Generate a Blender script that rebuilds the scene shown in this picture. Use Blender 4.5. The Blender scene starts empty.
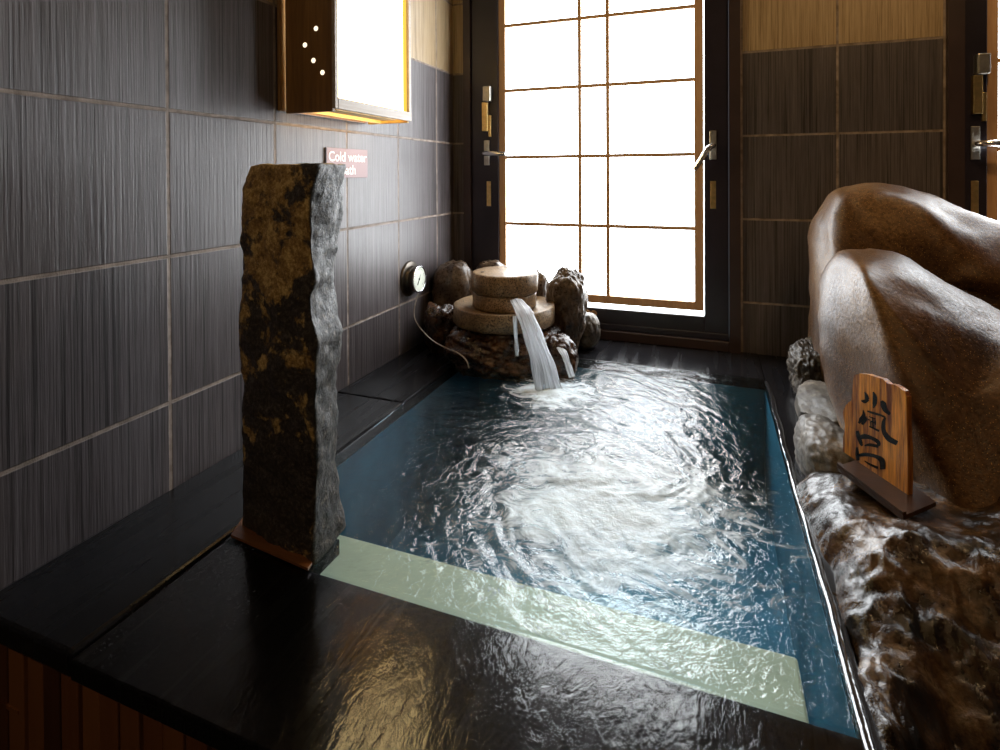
import bpy, bmesh, math, random
import numpy as np
from mathutils import Vector, noise, Matrix
random.seed(4)
SC = bpy.context.scene
COL = SC.collection
V = Vector
# ------------------------------------------------------------------ camera (real lens, solved from the tile joints)
CAM = np.array([1.380, -1.095, 0.865]); YAW, PIT, ROL, FPX = -0.3607, -0.0082, -0.0051, 553.5
CX, CY = 499.45, 179.5
D = 1.81
def basis():
    c, s = math.cos(YAW), math.sin(YAW)
    F = np.array([s, c, 0]); r = np.array([c, -s, 0]); u = np.array([0, 0, 1.])
    f2 = F*math.cos(PIT)+u*math.sin(PIT); u2 = -F*math.sin(PIT)+u*math.cos(PIT)
    return r*math.cos(ROL)+u2*math.sin(ROL), -r*math.sin(ROL)+u2*math.cos(ROL), f2
RV, UV, FV = basis()
def ray(x, y): return FV+RV*(x-CX)/FPX-UV*(y-CY)/FPX
def W(x, y, Y=D):          # measured point of the photograph at world depth Y
    d = ray(x, y); return CAM+d*(Y-CAM[1])/d[1]
def G(x, y, z=0):
    d = ray(x, y); return CAM+d*(z-CAM[2])/d[2]
def WX(x, y, X=0):
    d = ray(x, y); return CAM+d*(X-CAM[0])/d[0]

cam = bpy.data.cameras.new('camera'); co = bpy.data.objects.new('camera', cam); COL.objects.link(co)
cam.sensor_width = 36; cam.lens = FPX*36/1000
cam.shift_x = (500-CX)/1000; cam.shift_y = -(375-CY)/1000
M3 = Matrix(((RV[0], UV[0], -FV[0]), (RV[1], UV[1], -FV[1]), (RV[2], UV[2], -FV[2])))
co.matrix_world = Matrix.Translation(V(CAM)) @ M3.to_4x4()
cam.clip_start = 0.02
SC.camera = co

# ------------------------------------------------------------------ materials
def mat(name):
    m = bpy.data.materials.new(name); m.use_nodes = True
    nt = m.node_tree; nt.nodes.clear()
    out = nt.nodes.new('ShaderNodeOutputMaterial')
    return m, nt, out
class N:
    def __init__(s, nt): s.nt = nt
    def __call__(s, typ, ins=None, **kw):
        n = s.nt.nodes.new(typ)
        for k, v in kw.items(): setattr(n, k, v)
        for k, v in (ins or {}).items():
            sock = n.inputs[k]
            if isinstance(v, bpy.types.NodeSocket): s.nt.links.new(v, sock)
            else: sock.default_value = v
        return n
    def math(s, op, a, b=0.0, c=0.0):
        n = s('ShaderNodeMath', {0: a, 1: b, 2: c}, operation=op); return n.outputs[0]
    def ramp(s, fac, stops):
        n = s('ShaderNodeValToRGB', {'Fac': fac}); e = n.color_ramp.elements
        while len(e) > 1: e.remove(e[-1])
        for i, (p, c) in enumerate(stops):
            if i == 0: e[0].position = p; el = e[0]
            else: el = e.new(p)
            el.color = (*c, 1) if len(c) == 3 else c
        return n.outputs[0]
    def mix(s, f, a, b):
        n = s('ShaderNodeMix', data_type='RGBA')
        for i, v in ((0, f), (6, a), (7, b)):
            if isinstance(v, bpy.types.NodeSocket): s.nt.links.new(v, n.inputs[i])
            else: n.inputs[i].default_value = v if i == 0 else ((*v, 1) if len(v) == 3 else v)
        return n.outputs[2]
    def noise(s, vec, scale, detail=4, rough=.55, dist=0.0):
        n = s('ShaderNodeTexNoise', {'Vector': vec, 'Scale': scale, 'Detail': detail, 'Roughness': rough, 'Distortion': dist}); return n.outputs[0]
    def coord(s, scale=(1, 1, 1), rot=0.0):
        t = s('ShaderNodeTexCoord').outputs['Object']
        if rot: t = s('ShaderNodeMapping', {'Vector': t, 'Rotation': (.5, .35, rot)}).outputs[0]
        if scale == (1, 1, 1): return t
        return s('ShaderNodeMapping', {'Vector': t, 'Scale': scale}).outputs[0]
    def bump(s, h, strength, dist=.01, normal=None):
        n = s('ShaderNodeBump', {'Height': h, 'Strength': strength, 'Distance': dist})
        if normal: s.nt.links.new(normal, n.inputs['Normal'])
        return n.outputs[0]
def finish(nt, out, bsdf): nt.links.new(bsdf, out.inputs['Surface'])

def simple(name, col, rough=.5, metal=0, noise_amt=.25, nscale=30, bump=.1, spec=.5, coat=0, stretch=(1, 1, 1)):
    m, nt, out = mat(name); n = N(nt)
    v = n.coord(stretch)
    f = n.noise(v, nscale)
    a = tuple(c*(1-noise_amt) for c in col); b = tuple(min(1, c*(1+noise_amt)) for c in col)
    c = n.ramp(f, [(.3, a), (.7, b)])
    p = n('ShaderNodeBsdfPrincipled', {'Base Color': c, 'Roughness': rough, 'Metallic': metal, 'Specular IOR Level': spec, 'Coat Weight': coat, 'Coat Roughness': .1})
    if bump: nt.links.new(n.bump(f, bump, .004), p.inputs['Normal'])
    finish(nt, out, p.outputs[0]); return m

def tile_mat(name, axis, u0, zt, roughness=.38, pitch=.4):
    """ribbed wall tile, dark below zt and tan above, pale brown joints"""
    m, nt, out = mat(name); n = N(nt)
    t = n.coord(); sp = n('ShaderNodeSeparateXYZ', {0: t})
    u = sp.outputs[axis]; z = sp.outputs[2]
    uu = n.math('DIVIDE', n.math('SUBTRACT', u, u0), pitch)
    zz = n.math('DIVIDE', n.math('SUBTRACT', z, zt), pitch)
    fu = n.math('FRACT', uu); fz = n.math('FRACT', zz)
    du = n.math('MINIMUM', fu, n.math('SUBTRACT', 1.0, fu)); dz = n.math('MINIMUM', fz, n.math('SUBTRACT', 1.0, fz))
    wob = n.math('MULTIPLY', n.math('SUBTRACT', n.noise(t, 40), .5), .006)
    d = n.math('ADD', n.math('MINIMUM', du, dz), wob)
    joint = n('ShaderNodeMapRange', {'Value': d, 'From Min': .009, 'From Max': .016, 'To Min': 1.0, 'To Max': 0.0}).outputs[0]
    idx = n('ShaderNodeCombineXYZ', {0: n.math('FLOOR', uu), 1: n.math('FLOOR', zz), 2: 0.0})
    wn = n('ShaderNodeTexWhiteNoise', {'Vector': idx.outputs[0]}, noise_dimensions='3D').outputs[0]
    # ribs
    cv = n('ShaderNodeCombineXYZ', {0: n.math('MULTIPLY', u, 150.0), 1: n.math('MULTIPLY', z, 2.2), 2: n.math('MULTIPLY', wn, 30.0)}).outputs[0]
    rib = n.noise(cv, 1.0, 3, .6)
    cv2 = n('ShaderNodeCombineXYZ', {0: n.math('MULTIPLY', u, 260.0), 1: n.math('MULTIPLY', z, 9.0), 2: n.math('MULTIPLY', wn, 30.0)}).outputs[0]
    rib2 = n.noise(cv2, 1.0, 4, .7)
    r = n.math('ADD', n.math('MULTIPLY', rib, .65), n.math('MULTIPLY', rib2, .35))
    dark = n.ramp(r, [(.34, (.034, .027, .028)), (.48, (.078, .067, .069)), (.64, (.118, .103, .108))])
    cv3 = n('ShaderNodeCombineXYZ', {0: n.math('MULTIPLY', u, 210.0), 1: n.math('MULTIPLY', z, 1.1), 2: n.math('MULTIPLY_ADD', wn, 17.0, 5.0)}).outputs[0]
    groove = n.noise(cv3, 1.0, 2, .5)
    dark = n.mix(n('ShaderNodeMapRange', {'Value': groove, 'From Min': .36, 'From Max': .42, 'To Min': .75, 'To Max': 0.}).outputs[0], dark, (.014, .011, .012))
    tan = n.ramp(r, [(.36, (.20, .14, .07)), (.5, (.33, .24, .135)), (.64, (.43, .33, .20))])
    above = n.math('GREATER_THAN', z, zt)
    c = n.mix(above, dark, tan)
    hv = n('ShaderNodeHueSaturation', {'Color': c, 'Value': n.math('MULTIPLY_ADD', wn, .22, .89)}).outputs[0]
    jn = n.noise(t, 22)
    jc = n.ramp(jn, [(.35, (.15, .115, .09)), (.65, (.30, .245, .21))])
    c = n.mix(joint, hv, jc)
    rg = n.math('ADD', roughness, n.math('MULTIPLY', joint, .4))
    h = n.math('SUBTRACT', n.math('MULTIPLY', r, .6), n.math('MULTIPLY', joint, .5))
    p = n('ShaderNodeBsdfPrincipled', {'Base Color': c, 'Roughness': rg, 'Specular IOR Level': .42, 'Normal': n.bump(h, .6, .005)})
    finish(nt, out, p.outputs[0]); return m

def emis(name, col, s):
    m, nt, out = mat(name); n = N(nt)
    finish(nt, out, n('ShaderNodeEmission', {'Color': (*col, 1), 'Strength': s}).outputs[0]); return m

def wood(name, a, b, rough=.45, axis=2, scale=14, coat=0.0, bump=.15, lo=.34, hi=.66):
    m, nt, out = mat(name); n = N(nt)
    s = [scale]*3; s[axis] = scale*.06
    v = n.coord(tuple(s)); f = n.noise(v, 2.0, 6, .65, .6)
    f2 = n.noise(v, 9.0, 3, .6)
    ff = n.math('ADD', n.math('MULTIPLY', f, .7), n.math('MULTIPLY', f2, .3))
    c = n.ramp(ff, [(lo, a), (hi, b)])
    p = n('ShaderNodeBsdfPrincipled', {'Base Color': c, 'Roughness': rough, 'Coat Weight': coat, 'Coat Roughness': .12, 'Normal': n.bump(ff, bump, .004)})
    finish(nt, out, p.outputs[0]); return m

def stone(name, cols, scale=6, fine=60, rough=.45, bump=.5, bdist=.01, spec=.5, rough2=None, speck=None, lo=.32, hi=.68, detail=6):
    """cols: list of colours low->high of a broad noise; fine grain on top; optional speck colour"""
    m, nt, out = mat(name); n = N(nt)
    t = n.coord()
    f = n.noise(t, scale, detail, .6, .4)
    st = [(lo+(hi-lo)*i/(len(cols)-1), c) for i, c in enumerate(cols)]
    c = n.ramp(f, st)
    g = n.noise(t, fine, 4, .7)
    c = n.mix(.55, c, n('ShaderNodeMix', {0: 1.0, 6: c, 7: n.ramp(g, [(.32, (.10, .10, .10)), (.68, (2.0, 2.0, 2.0))])}, data_type='RGBA', blend_type='MULTIPLY').outputs[2])
    if speck:
        vo = n('ShaderNodeTexVoronoi', {'Vector': t, 'Scale': speck[1]}, feature='F1').outputs['Distance']
        sm = n('ShaderNodeMapRange', {'Value': vo, 'From Min': speck[2]*.7, 'From Max': speck[2], 'To Min': 1., 'To Max': 0.}).outputs[0]
        c = n.mix(sm, c, speck[0])
    h = n.math('ADD', n.math('MULTIPLY', f, .6), n.math('MULTIPLY', g, .4))
    rg = rough if rough2 is None else n('ShaderNodeMapRange', {'Value': g, 'From Min': .35, 'From Max': .65, 'To Min': rough, 'To Max': rough2}).outputs[0]
    p = n('ShaderNodeBsdfPrincipled', {'Base Color': c, 'Roughness': rg, 'Specular IOR Level': spec, 'Normal': n.bump(h, bump, bdist)})
    finish(nt, out, p.outputs[0]); return m

ZT = .4*(2.6176+1)                      # height where the wall tiles turn tan
M = {}
M['tileL'] = tile_mat('ribbed_tile_left', 1, 0.0, ZT, .36)
M['tileF'] = tile_mat('ribbed_tile_far', 0, 1.531, ZT, .42)
M['plaster'] = simple('plaster', (.09, .07, .055), .8, nscale=8)
M['ceil'] = wood('ceiling_boards', (.06, .038, .02), (.10, .065, .04), .6, 0, 6)
M['floor'] = simple('floor_stone', (.03, .027, .025), .3)
M['frame'] = simple('door_frame_dark', (.017, .013, .022), .33, nscale=6, bump=.03, spec=.5)
M['frame2'] = simple('door_frame_brown', (.035, .021, .02), .38, nscale=6, bump=.03)
M['shoji_wood'] = wood('shoji_cedar', (.42, .24, .12), (.62, .40, .22), .5, 2, 10)
M['paper'] = emis('daylit_shoji_paper', (.93, .97, 1.0), 14.0)
M['glass'] = emis('daylit_outer_pane', (.90, .96, 1.0), 12.0)
M['chrome'] = simple('chrome', (.75, .75, .77), .18, 1, .05, bump=0)
M['steel'] = simple('brushed_steel', (.45, .43, .38), .38, 1, .15, 50, .05)
M['brass'] = simple('brass', (.78, .55, .22), .3, 1, .15, 60, .05)
def deck_mat(spec):
    m, nt, out = mat('wet_black_granite'); n = N(nt)
    t = n.coord(); f = n.noise(n.coord((1, 1, 1)), 160, 4, .7)
    b = n.noise(n.coord((14, .9, 1)), 1.4, 2, .5)
    c = n.ramp(f, [(.35, (.004, .004, .005)), (.65, (.012, .012, .014))])
    rip = n.noise(t, 22, 3, .5)
    rg = n('ShaderNodeMapRange', {'Value': b, 'From Min': .4, 'From Max': .6, 'To Min': .14, 'To Max': .30}).outputs[0]
    p = n('ShaderNodeBsdfPrincipled', {'Base Color': c, 'Roughness': rg, 'Specular IOR Level': spec, 'Normal': n.bump(rip, .10, .004)})
    finish(nt, out, p.outputs[0]); return m
M['granite'] = deck_mat(.06)
M['granite2'] = deck_mat(.24)
M['basin'] = simple('depth_blue_basin', (.050, .150, .205), .5, nscale=4, noise_amt=.3, bump=.05)  # blue in the colour replaces light absorbed by deep water over pale stone
M['shell'] = simple('pale_green_bench', (.52, .47, .31), .5, nscale=5, noise_amt=.12, bump=.05)
def slat_mat():
    m, nt, out = mat('stained_wood_slats'); n = N(nt)
    t = n.coord(); sp = n('ShaderNodeSeparateXYZ', {0: t})
    i = n.math('FLOOR', n.math('DIVIDE', sp.outputs[0], .052))
    wn = n('ShaderNodeTexWhiteNoise', {'W': i}, noise_dimensions='1D').outputs[0]
    g = n.noise(n.coord((60, 60, 3)), 1.0, 4)
    f = n.math('ADD', n.math('MULTIPLY', wn, .7), n.math('MULTIPLY', g, .3))
    c = n.ramp(f, [(.1, (.06, .018, .006)), (.5, (.16, .055, .017)), (.9, (.26, .10, .03))])
    p = n('ShaderNodeBsdfPrincipled', {'Base Color': c, 'Roughness': .5, 'Normal': n.bump(g, .2, .003)})
    finish(nt, out, p.outputs[0]); return m
M['slats'] = slat_mat()

def pillar_mat():
    m, nt, out = mat('basalt_with_ochre_lichen'); n = N(nt)
    t = n.coord()
    big = n.noise(t, 7.5, 6, .62, .5); med = n.noise(t, 24, 5, .65); fine = n.noise(t, 110, 4, .7)
    sp = n('ShaderNodeSeparateXYZ', {0: t})
    base = n.ramp(fine, [(.32, (.012, .009, .007)), (.52, (.045, .035, .027)), (.72, (.13, .11, .09))])
    och = n.ramp(n.math('ADD', n.math('MULTIPLY', med, .5), n.math('MULTIPLY', fine, .5)), [(.38, (.12, .06, .015)), (.50, (.36, .22, .07)), (.60, (.66, .47, .19))])
    z = sp.outputs[2]; hf = n.math('MULTIPLY_ADD', z, .15, -.078)
    k = n.math('ADD', n.math('ADD', n.math('MULTIPLY', big, .75), n.math('MULTIPLY', med, .25)), hf)
    mk = n('ShaderNodeMapRange', {'Value': k, 'From Min': .515, 'From Max': .555}).outputs[0]
    nx = n('ShaderNodeSeparateXYZ', {0: n('ShaderNodeNewGeometry').outputs['Normal']}).outputs[0]
    face = n('ShaderNodeMapRange', {'Value': nx, 'From Min': .35, 'From Max': .7, 'To Min': 1., 'To Max': 0.}).outputs[0]
    mk = n.math('MULTIPLY', mk, face)
    grey = n.ramp(n.noise(t, 60, 5, .7), [(.38, (.006, .005, .004)), (.54, (.028, .023, .017)), (.66, (.12, .10, .075))])  # window-side face toned darker in colour to hold down its strong light
    c = n.mix(face, grey, base)
    c = n.mix(mk, c, och)
    h = n.math('ADD', n.math('MULTIPLY', med, .6), n.math('MULTIPLY', fine, .4))
    p = n('ShaderNodeBsdfPrincipled', {'Base Color': c, 'Roughness': n.ramp(med, [(.35, (.38,)*3), (.65, (.7,)*3)]), 'Specular IOR Level': .34, 'Normal': n.bump(h, .8, .012)})
    finish(nt, out, p.outputs[0]); return m
M['pillar'] = pillar_mat()
M['boulder'] = stone('brown_boulder', [(.028, .013, .005), (.066, .031, .012), (.108, .056, .021), (.19, .11, .048)], 2.6, 90, .29, .75, .005, .34, .48, speck=((.60, .34, .09), 170, .15))
M['ledge'] = stone('wet_craggy_rock', [(.004, .003, .002), (.022, .011, .004), (.070, .034, .011), (.15, .095, .045)], 9, 95, .07, .6, .008, .40, .26, lo=.36, hi=.7)
M['grey_rock'] = stone('grey_rock', [(.045, .039, .031), (.105, .092, .076), (.18, .16, .135)], 12, 70, .4, .5, .006, .3, .6)
M['craggy'] = stone('craggy_rock', [(.012, .009, .006), (.045, .034, .023), (.12, .10, .072)], 16, 60, .3, .8, .010, .4, .5)
M['brown_rock'] = stone('brown_wet_rock', [(.018, .010, .005), (.055, .033, .018), (.13, .09, .055)], 10, 70, .22, .6, .007, .45, .45)
M['wet_base'] = stone('dripping_base_rock', [(.007, .004, .003), (.035, .014, .005), (.15, .058, .014)], 9, 60, .16, .6, .008, .4, .40, lo=.35, hi=.72)
M['mill'] = stone('tan_granite', [(.12, .07, .032), (.22, .14, .07), (.31, .215, .125)], 9, 110, .30, .6, .004, .4, .55, speck=((.025, .015, .009), 130, .40))
M['lamp_wood'] = wood('lamp_dark_wood', (.12, .055, .015), (.28, .14, .04), .42, 2, 12, coat=.1)
M['lamp_rail'] = wood('lamp_pale_wood', (.28, .22, .17), (.42, .35, .29), .5, 1, 14)
M['lamp_gold'] = wood('lamp_glow_wood', (.55, .33, .08), (.75, .48, .14), .45, 1, 14)  # wood coloured gold to carry the glow inside the lamp
M['sign_plate'] = simple('mauve_plate', (.25, .145, .15), .5, nscale=4, noise_amt=.04, bump=0)
M['sign_edge'] = simple('plate_edge', (.02, .015, .015), .5)
M['white'] = simple('white_lettering', (.85, .83, .83), .5, noise_amt=.02, bump=0)
M['plaque'] = wood('orange_cedar_plaque', (.13, .028, .005), (.80, .33, .05), .35, 2, 26, coat=.2, bump=.6, lo=.42, hi=.60)
M['plaque_base'] = wood('plaque_base_wood', (.020, .008, .003), (.055, .022, .008), .3, 0, 14)
M['ink'] = simple('black_ink', (.006, .006, .007), .25, bump=0)
M['plinth'] = wood('reddish_board', (.13, .05, .016), (.26, .10, .032), .4, 0, 14)
M['dial_face'] = simple('dial_face', (.70, .74, .64), .4, noise_amt=.03, bump=0)
M['dark_metal'] = simple('dark_metal', (.10, .085, .07), .32, .9, .2, 20, .05)
M['cable'] = simple('cable', (.50, .44, .37), .5, bump=0)

# ------------------------------------------------------------------ water
def water_mat():
    m, nt, out = mat('bath_water'); n = N(nt)
    t = n.coord(); sp = n('ShaderNodeSeparateXYZ', {0: t})
    x, y = sp.outputs[0], sp.outputs[1]
    # fine ripples
    a = n.noise(n.coord((1.0, 1.0, 1.01), .65), 26, 3, .55, 1.1)
    b = n.noise(n.coord((1.3, .9, 1), 1.15), 75, 2, .5, .8)
    h = n.math('ADD', n.math('MULTIPLY', a, .6), n.math('MULTIPLY', b, .4))
    nor = n.bump(h, .8, .008)
    fr = n('ShaderNodeFresnel', {'IOR': 1.40, 'Normal': nor}).outputs[0]
    geo = n('ShaderNodeNewGeometry')
    up = n.math('GREATER_THAN', n('ShaderNodeSeparateXYZ', {0: geo.outputs['True Normal']}).outputs[2], .3)
    front = n.math('SUBTRACT', 1.0, geo.outputs['Backfacing'])
    fac = n.math('MULTIPLY', n.math('MULTIPLY', fr, up), front)
    tr = n('ShaderNodeBsdfTransparent', {'Color': (.72, .87, .92, 1)}).outputs[0]
    gl = n('ShaderNodeBsdfGlossy', {'Color': (1, 1, 1, 1), 'Roughness': .15, 'Normal': nor}).outputs[0]
    mx = n('ShaderNodeMixShader', {0: fac, 1: tr, 2: gl}).outputs[0]
    # bubbles where the stream lands; farther out, white also paints in window reflection
    dx = n.math('SUBTRACT', x, .80); dy = n.math('SUBTRACT', y, 1.02)
    r = n.math('SQRT', n.math('ADD', n.math('MULTIPLY', dx, dx), n.math('MULTIPLY', dy, dy)))
    near = n('ShaderNodeMapRange', {'Value': r, 'From Min': .03, 'From Max': .30, 'To Min': .48, 'To Max': -.05}).outputs[0]
    dx2 = n.math('SUBTRACT', x, 1.13); dy2 = n.math('SUBTRACT', y, .34)
    r2 = n.math('SQRT', n.math('ADD', n.math('MULTIPLY', dx2, dx2), n.math('MULTIPLY', dy2, dy2)))
    foam_refl = n('ShaderNodeMapRange', {'Value': r2, 'From Min': .05, 'From Max': .74, 'To Min': .42, 'To Max': -.12}).outputs[0]
    fo = n.noise(n.coord((1.0, 1.5, 1)), 7, 9, .74, 2.2)
    k = n.math('ADD', fo, n.math('MAXIMUM', near, foam_refl))
    fm = n('ShaderNodeMapRange', {'Value': k, 'From Min': .66, 'From Max': .94, 'To Min': .0, 'To Max': .85}).outputs[0]
    fm = n.math('MULTIPLY', fm, up)
    df = n('ShaderNodeBsdfDiffuse', {'Color': (.80, .92, 1.0, 1), 'Normal': nor}).outputs[0]
    mx2 = n('ShaderNodeMixShader', {0: fm, 1: mx, 2: df}).outputs[0]
    finish(nt, out, mx2)
    return m
M['water'] = water_mat()
def film_mat():                        # thin sheet of water running over the near slab
    m, nt, out = mat('overflow_film'); n = N(nt)
    a = n.noise(n.coord((1.0, .55, 1)), 34, 4, .6, 1.2)
    b = n.noise(n.coord((1.0, .35, 1)), 110, 3, .6, .6)
    nor = n.bump(n.math('ADD', n.math('MULTIPLY', a, .7), n.math('MULTIPLY', b, .3)), .24, .006)
    fr = n('ShaderNodeFresnel', {'IOR': 1.48, 'Normal': nor}).outputs[0]
    tr = n('ShaderNodeBsdfTransparent', {'Color': (1, 1, 1, 1)}).outputs[0]
    gl = n('ShaderNodeBsdfGlossy', {'Color': (1, 1, 1, 1), 'Roughness': .15, 'Normal': nor}).outputs[0]
    finish(nt, out, n('ShaderNodeMixShader', {0: fr, 1: tr, 2: gl}).outputs[0]); return m
M['film'] = film_mat()
def stream_mat():
    m, nt, out = mat('falling_water'); n = N(nt)
    uv = n('ShaderNodeTexCoord').outputs['UV']
    v = n('ShaderNodeMapping', {'Vector': uv, 'Scale': (16, 1.3, 1)}).outputs[0]
    f = n.noise(v, 1.0, 5, .65, .3)
    nor = n.bump(f, .8, .01)
    fm = n('ShaderNodeMapRange', {'Value': f, 'From Min': .36, 'From Max': .60, 'To Min': .15, 'To Max': .95}).outputs[0]
    fr = n('ShaderNodeFresnel', {'IOR': 1.4, 'Normal': nor}).outputs[0]
    fac = n('ShaderNodeLayerWeight', {'Blend': .35}).outputs['Facing']
    fm = n.math('MULTIPLY', fm, n('ShaderNodeMapRange', {'Value': fac, 'From Min': .5, 'From Max': 1.0, 'To Min': 1.0, 'To Max': .25}).outputs[0])
    tr = n('ShaderNodeBsdfTransparent', {'Color': (.93, .95, .97, 1)}).outputs[0]
    gl = n('ShaderNodeBsdfGlossy', {'Color': (1, 1, 1, 1), 'Roughness': .15, 'Normal': nor}).outputs[0]
    tl = n('ShaderNodeBsdfTranslucent', {'Color': (.9, .93, .97, 1)}).outputs[0]
    df = n('ShaderNodeBsdfDiffuse', {'Color': (.9, .93, .97, 1)}).outputs[0]
    dd = n('ShaderNodeMixShader', {0: .3, 1: tl, 2: df}).outputs[0]
    a = n('ShaderNodeMixShader', {0: fr, 1: tr, 2: gl}).outputs[0]
    finish(nt, out, n('ShaderNodeMixShader', {0: fm, 1: a, 2: dd}).outputs[0]); return m
M['stream'] = stream_mat()

# ------------------------------------------------------------------ mesh helpers
def link_mesh(name, verts, faces, m, parent=None, smooth=False, uvs=None):
    me = bpy.data.meshes.new(name); me.from_pydata([tuple(v) for v in verts], [], faces); me.update()
    me.materials.append(m)
    if uvs is not None:
        l = me.uv_layers.new(name='UVMap')
        for lp in me.loops: l.data[lp.index].uv = uvs[lp.vertex_index]
    bm = bmesh.new(); bm.from_mesh(me); bmesh.ops.recalc_face_normals(bm, faces=bm.faces); bm.to_mesh(me); bm.free()
    if smooth:
        for p in me.polygons: p.use_smooth = True
    o = bpy.data.objects.new(name, me); COL.objects.link(o)
    if parent: o.parent = parent
    return o
class MB:
    def __init__(s): s.bm = bmesh.new()
    def box(s, a, b, bev=0.0):
        r = bmesh.ops.create_cube(s.bm, size=1.0)
        vs = r['verts']; c = [(a[i]+b[i])/2 for i in range(3)]; d = [abs(b[i]-a[i]) for i in range(3)]
        for v in vs: v.co = V((c[0]+v.co.x*d[0], c[1]+v.co.y*d[1], c[2]+v.co.z*d[2]))
        if bev:
            es = list({e for v in vs for e in v.link_edges})
            bmesh.ops.bevel(s.bm, geom=es, offset=bev, segments=2, affect='EDGES', profile=.5)
        return s
    def prism(s, pts, off, bev=0):                      # polygon (3D) pushed by off
        vs = [s.bm.verts.new(tuple(p)) for p in pts]; off = V(off)
        ws = [s.bm.verts.new(V(tuple(p))+off) for p in pts]
        n = len(pts); fs = [s.bm.faces.new(vs), s.bm.faces.new(ws[::-1])]
        for i in range(n): fs.append(s.bm.faces.new((vs[i], ws[i], ws[(i+1) % n], vs[(i+1) % n])))
        return s
    def cyl(s, p, q, r, r2=None, seg=28, bev=0):
        p, q = V(p), V(q); d = q-p
        rot = d.to_track_quat('Z', 'Y').to_matrix().to_4x4()
        res = bmesh.ops.create_cone(s.bm, cap_ends=True, segments=seg, radius1=r, radius2=r if r2 is None else r2, depth=d.length, matrix=Matrix.Translation((p+q)/2) @ rot)
        if bev:
            es = [e for e in {e for v in res['verts'] for e in v.link_edges} if len(e.link_faces) == 2 and any(len(f.verts) > 4 for f in e.link_faces)]
            bmesh.ops.bevel(s.bm, geom=es, offset=bev, segments=2, affect='EDGES', profile=.5)
        return s
    def tube(s, pts, r, seg=10, rad=None):
        pts = [V(tuple(p)) for p in pts]; rings = []
        up = V((0, 0, 1))
        for i, p in enumerate(pts):
            t = (pts[min(i+1, len(pts)-1)]-pts[max(i-1, 0)]).normalized()
            if abs(t.dot(up)) > .95: up = V((1, 0, 0))
            a = t.cross(up).normalized(); b = t.cross(a).normalized()
            rr = r if rad is None else rad[i]
            rings.append([s.bm.verts.new(p+(a*math.cos(k*2*math.pi/seg)+b*math.sin(k*2*math.pi/seg))*rr) for k in range(seg)])
        for i in range(len(pts)-1):
            for k in range(seg): s.bm.faces.new((rings[i][k], rings[i][(k+1) % seg], rings[i+1][(k+1) % seg], rings[i+1][k]))
        s.bm.faces.new(rings[0]); s.bm.faces.new(rings[-1][::-1]); return s
    def build(s, name, m, parent=None, smooth=False):
        bmesh.ops.recalc_face_normals(s.bm, faces=s.bm.faces)
        me = bpy.data.meshes.new(name); s.bm.to_mesh(me); s.bm.free(); me.materials.append(m)
        if smooth:
            for p in me.polygons: p.use_smooth = True
            me.set_sharp_from_angle(angle=math.radians(38))
        o = bpy.data.objects.new(name, me); COL.objects.link(o)
        if parent: o.parent = parent
        return o
def rebase(o):
    """put the origin of a single-mesh thing at its base"""
    me = o.data; n = len(me.vertices); a = np.empty(n*3); me.vertices.foreach_get('co', a); a = a.reshape(-1, 3)
    lo, hi = a.min(0), a.max(0); c = np.array([(lo[0]+hi[0])/2, (lo[1]+hi[1])/2, lo[2]])
    a -= c; me.vertices.foreach_set('co', a.ravel()); me.update(); o.location = V(c); return o
def tag(o, label, cat, group=None, kind=None):
    o['label'] = label; o['category'] = cat
    if group: o['group'] = group
    if kind: o['kind'] = kind
    return o
def empty(name, loc):
    o = bpy.data.objects.new(name, None); COL.objects.link(o); o.location = V(tuple(loc)); o.empty_display_size = .05; return o
def adopt(root, *objs):
    for o in objs:
        o.parent = root; o.matrix_parent_inverse = Matrix.Translation(-V(root.location))
def struct(o): o['kind'] = 'structure'; return o

def smoothcurve(pts, n=24):
    pts = [V(tuple(p)) for p in pts]; out = []
    P = [pts[0]*2-pts[1]]+pts+[pts[-1]*2-pts[-2]]
    for i in range(1, len(P)-2):
        for k in range(n):
            t = k/n; a, b, c, d = P[i-1], P[i], P[i+1], P[i+2]
            out.append(.5*((2*b)+(c-a)*t+(2*a-5*b+4*c-d)*t*t+(3*b-a-3*c+d)*t**3))
    out.append(pts[-1]); return out

def fbm(p, s, oct=4): return noise.fractal(p*s, .9, 2.1, oct, noise_basis='PERLIN_ORIGINAL')
def ridged(p, s): return noise.ridged_multi_fractal(p*s, .9, 2.1, 4, .9, 1.6, noise_basis='PERLIN_ORIGINAL')

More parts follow.
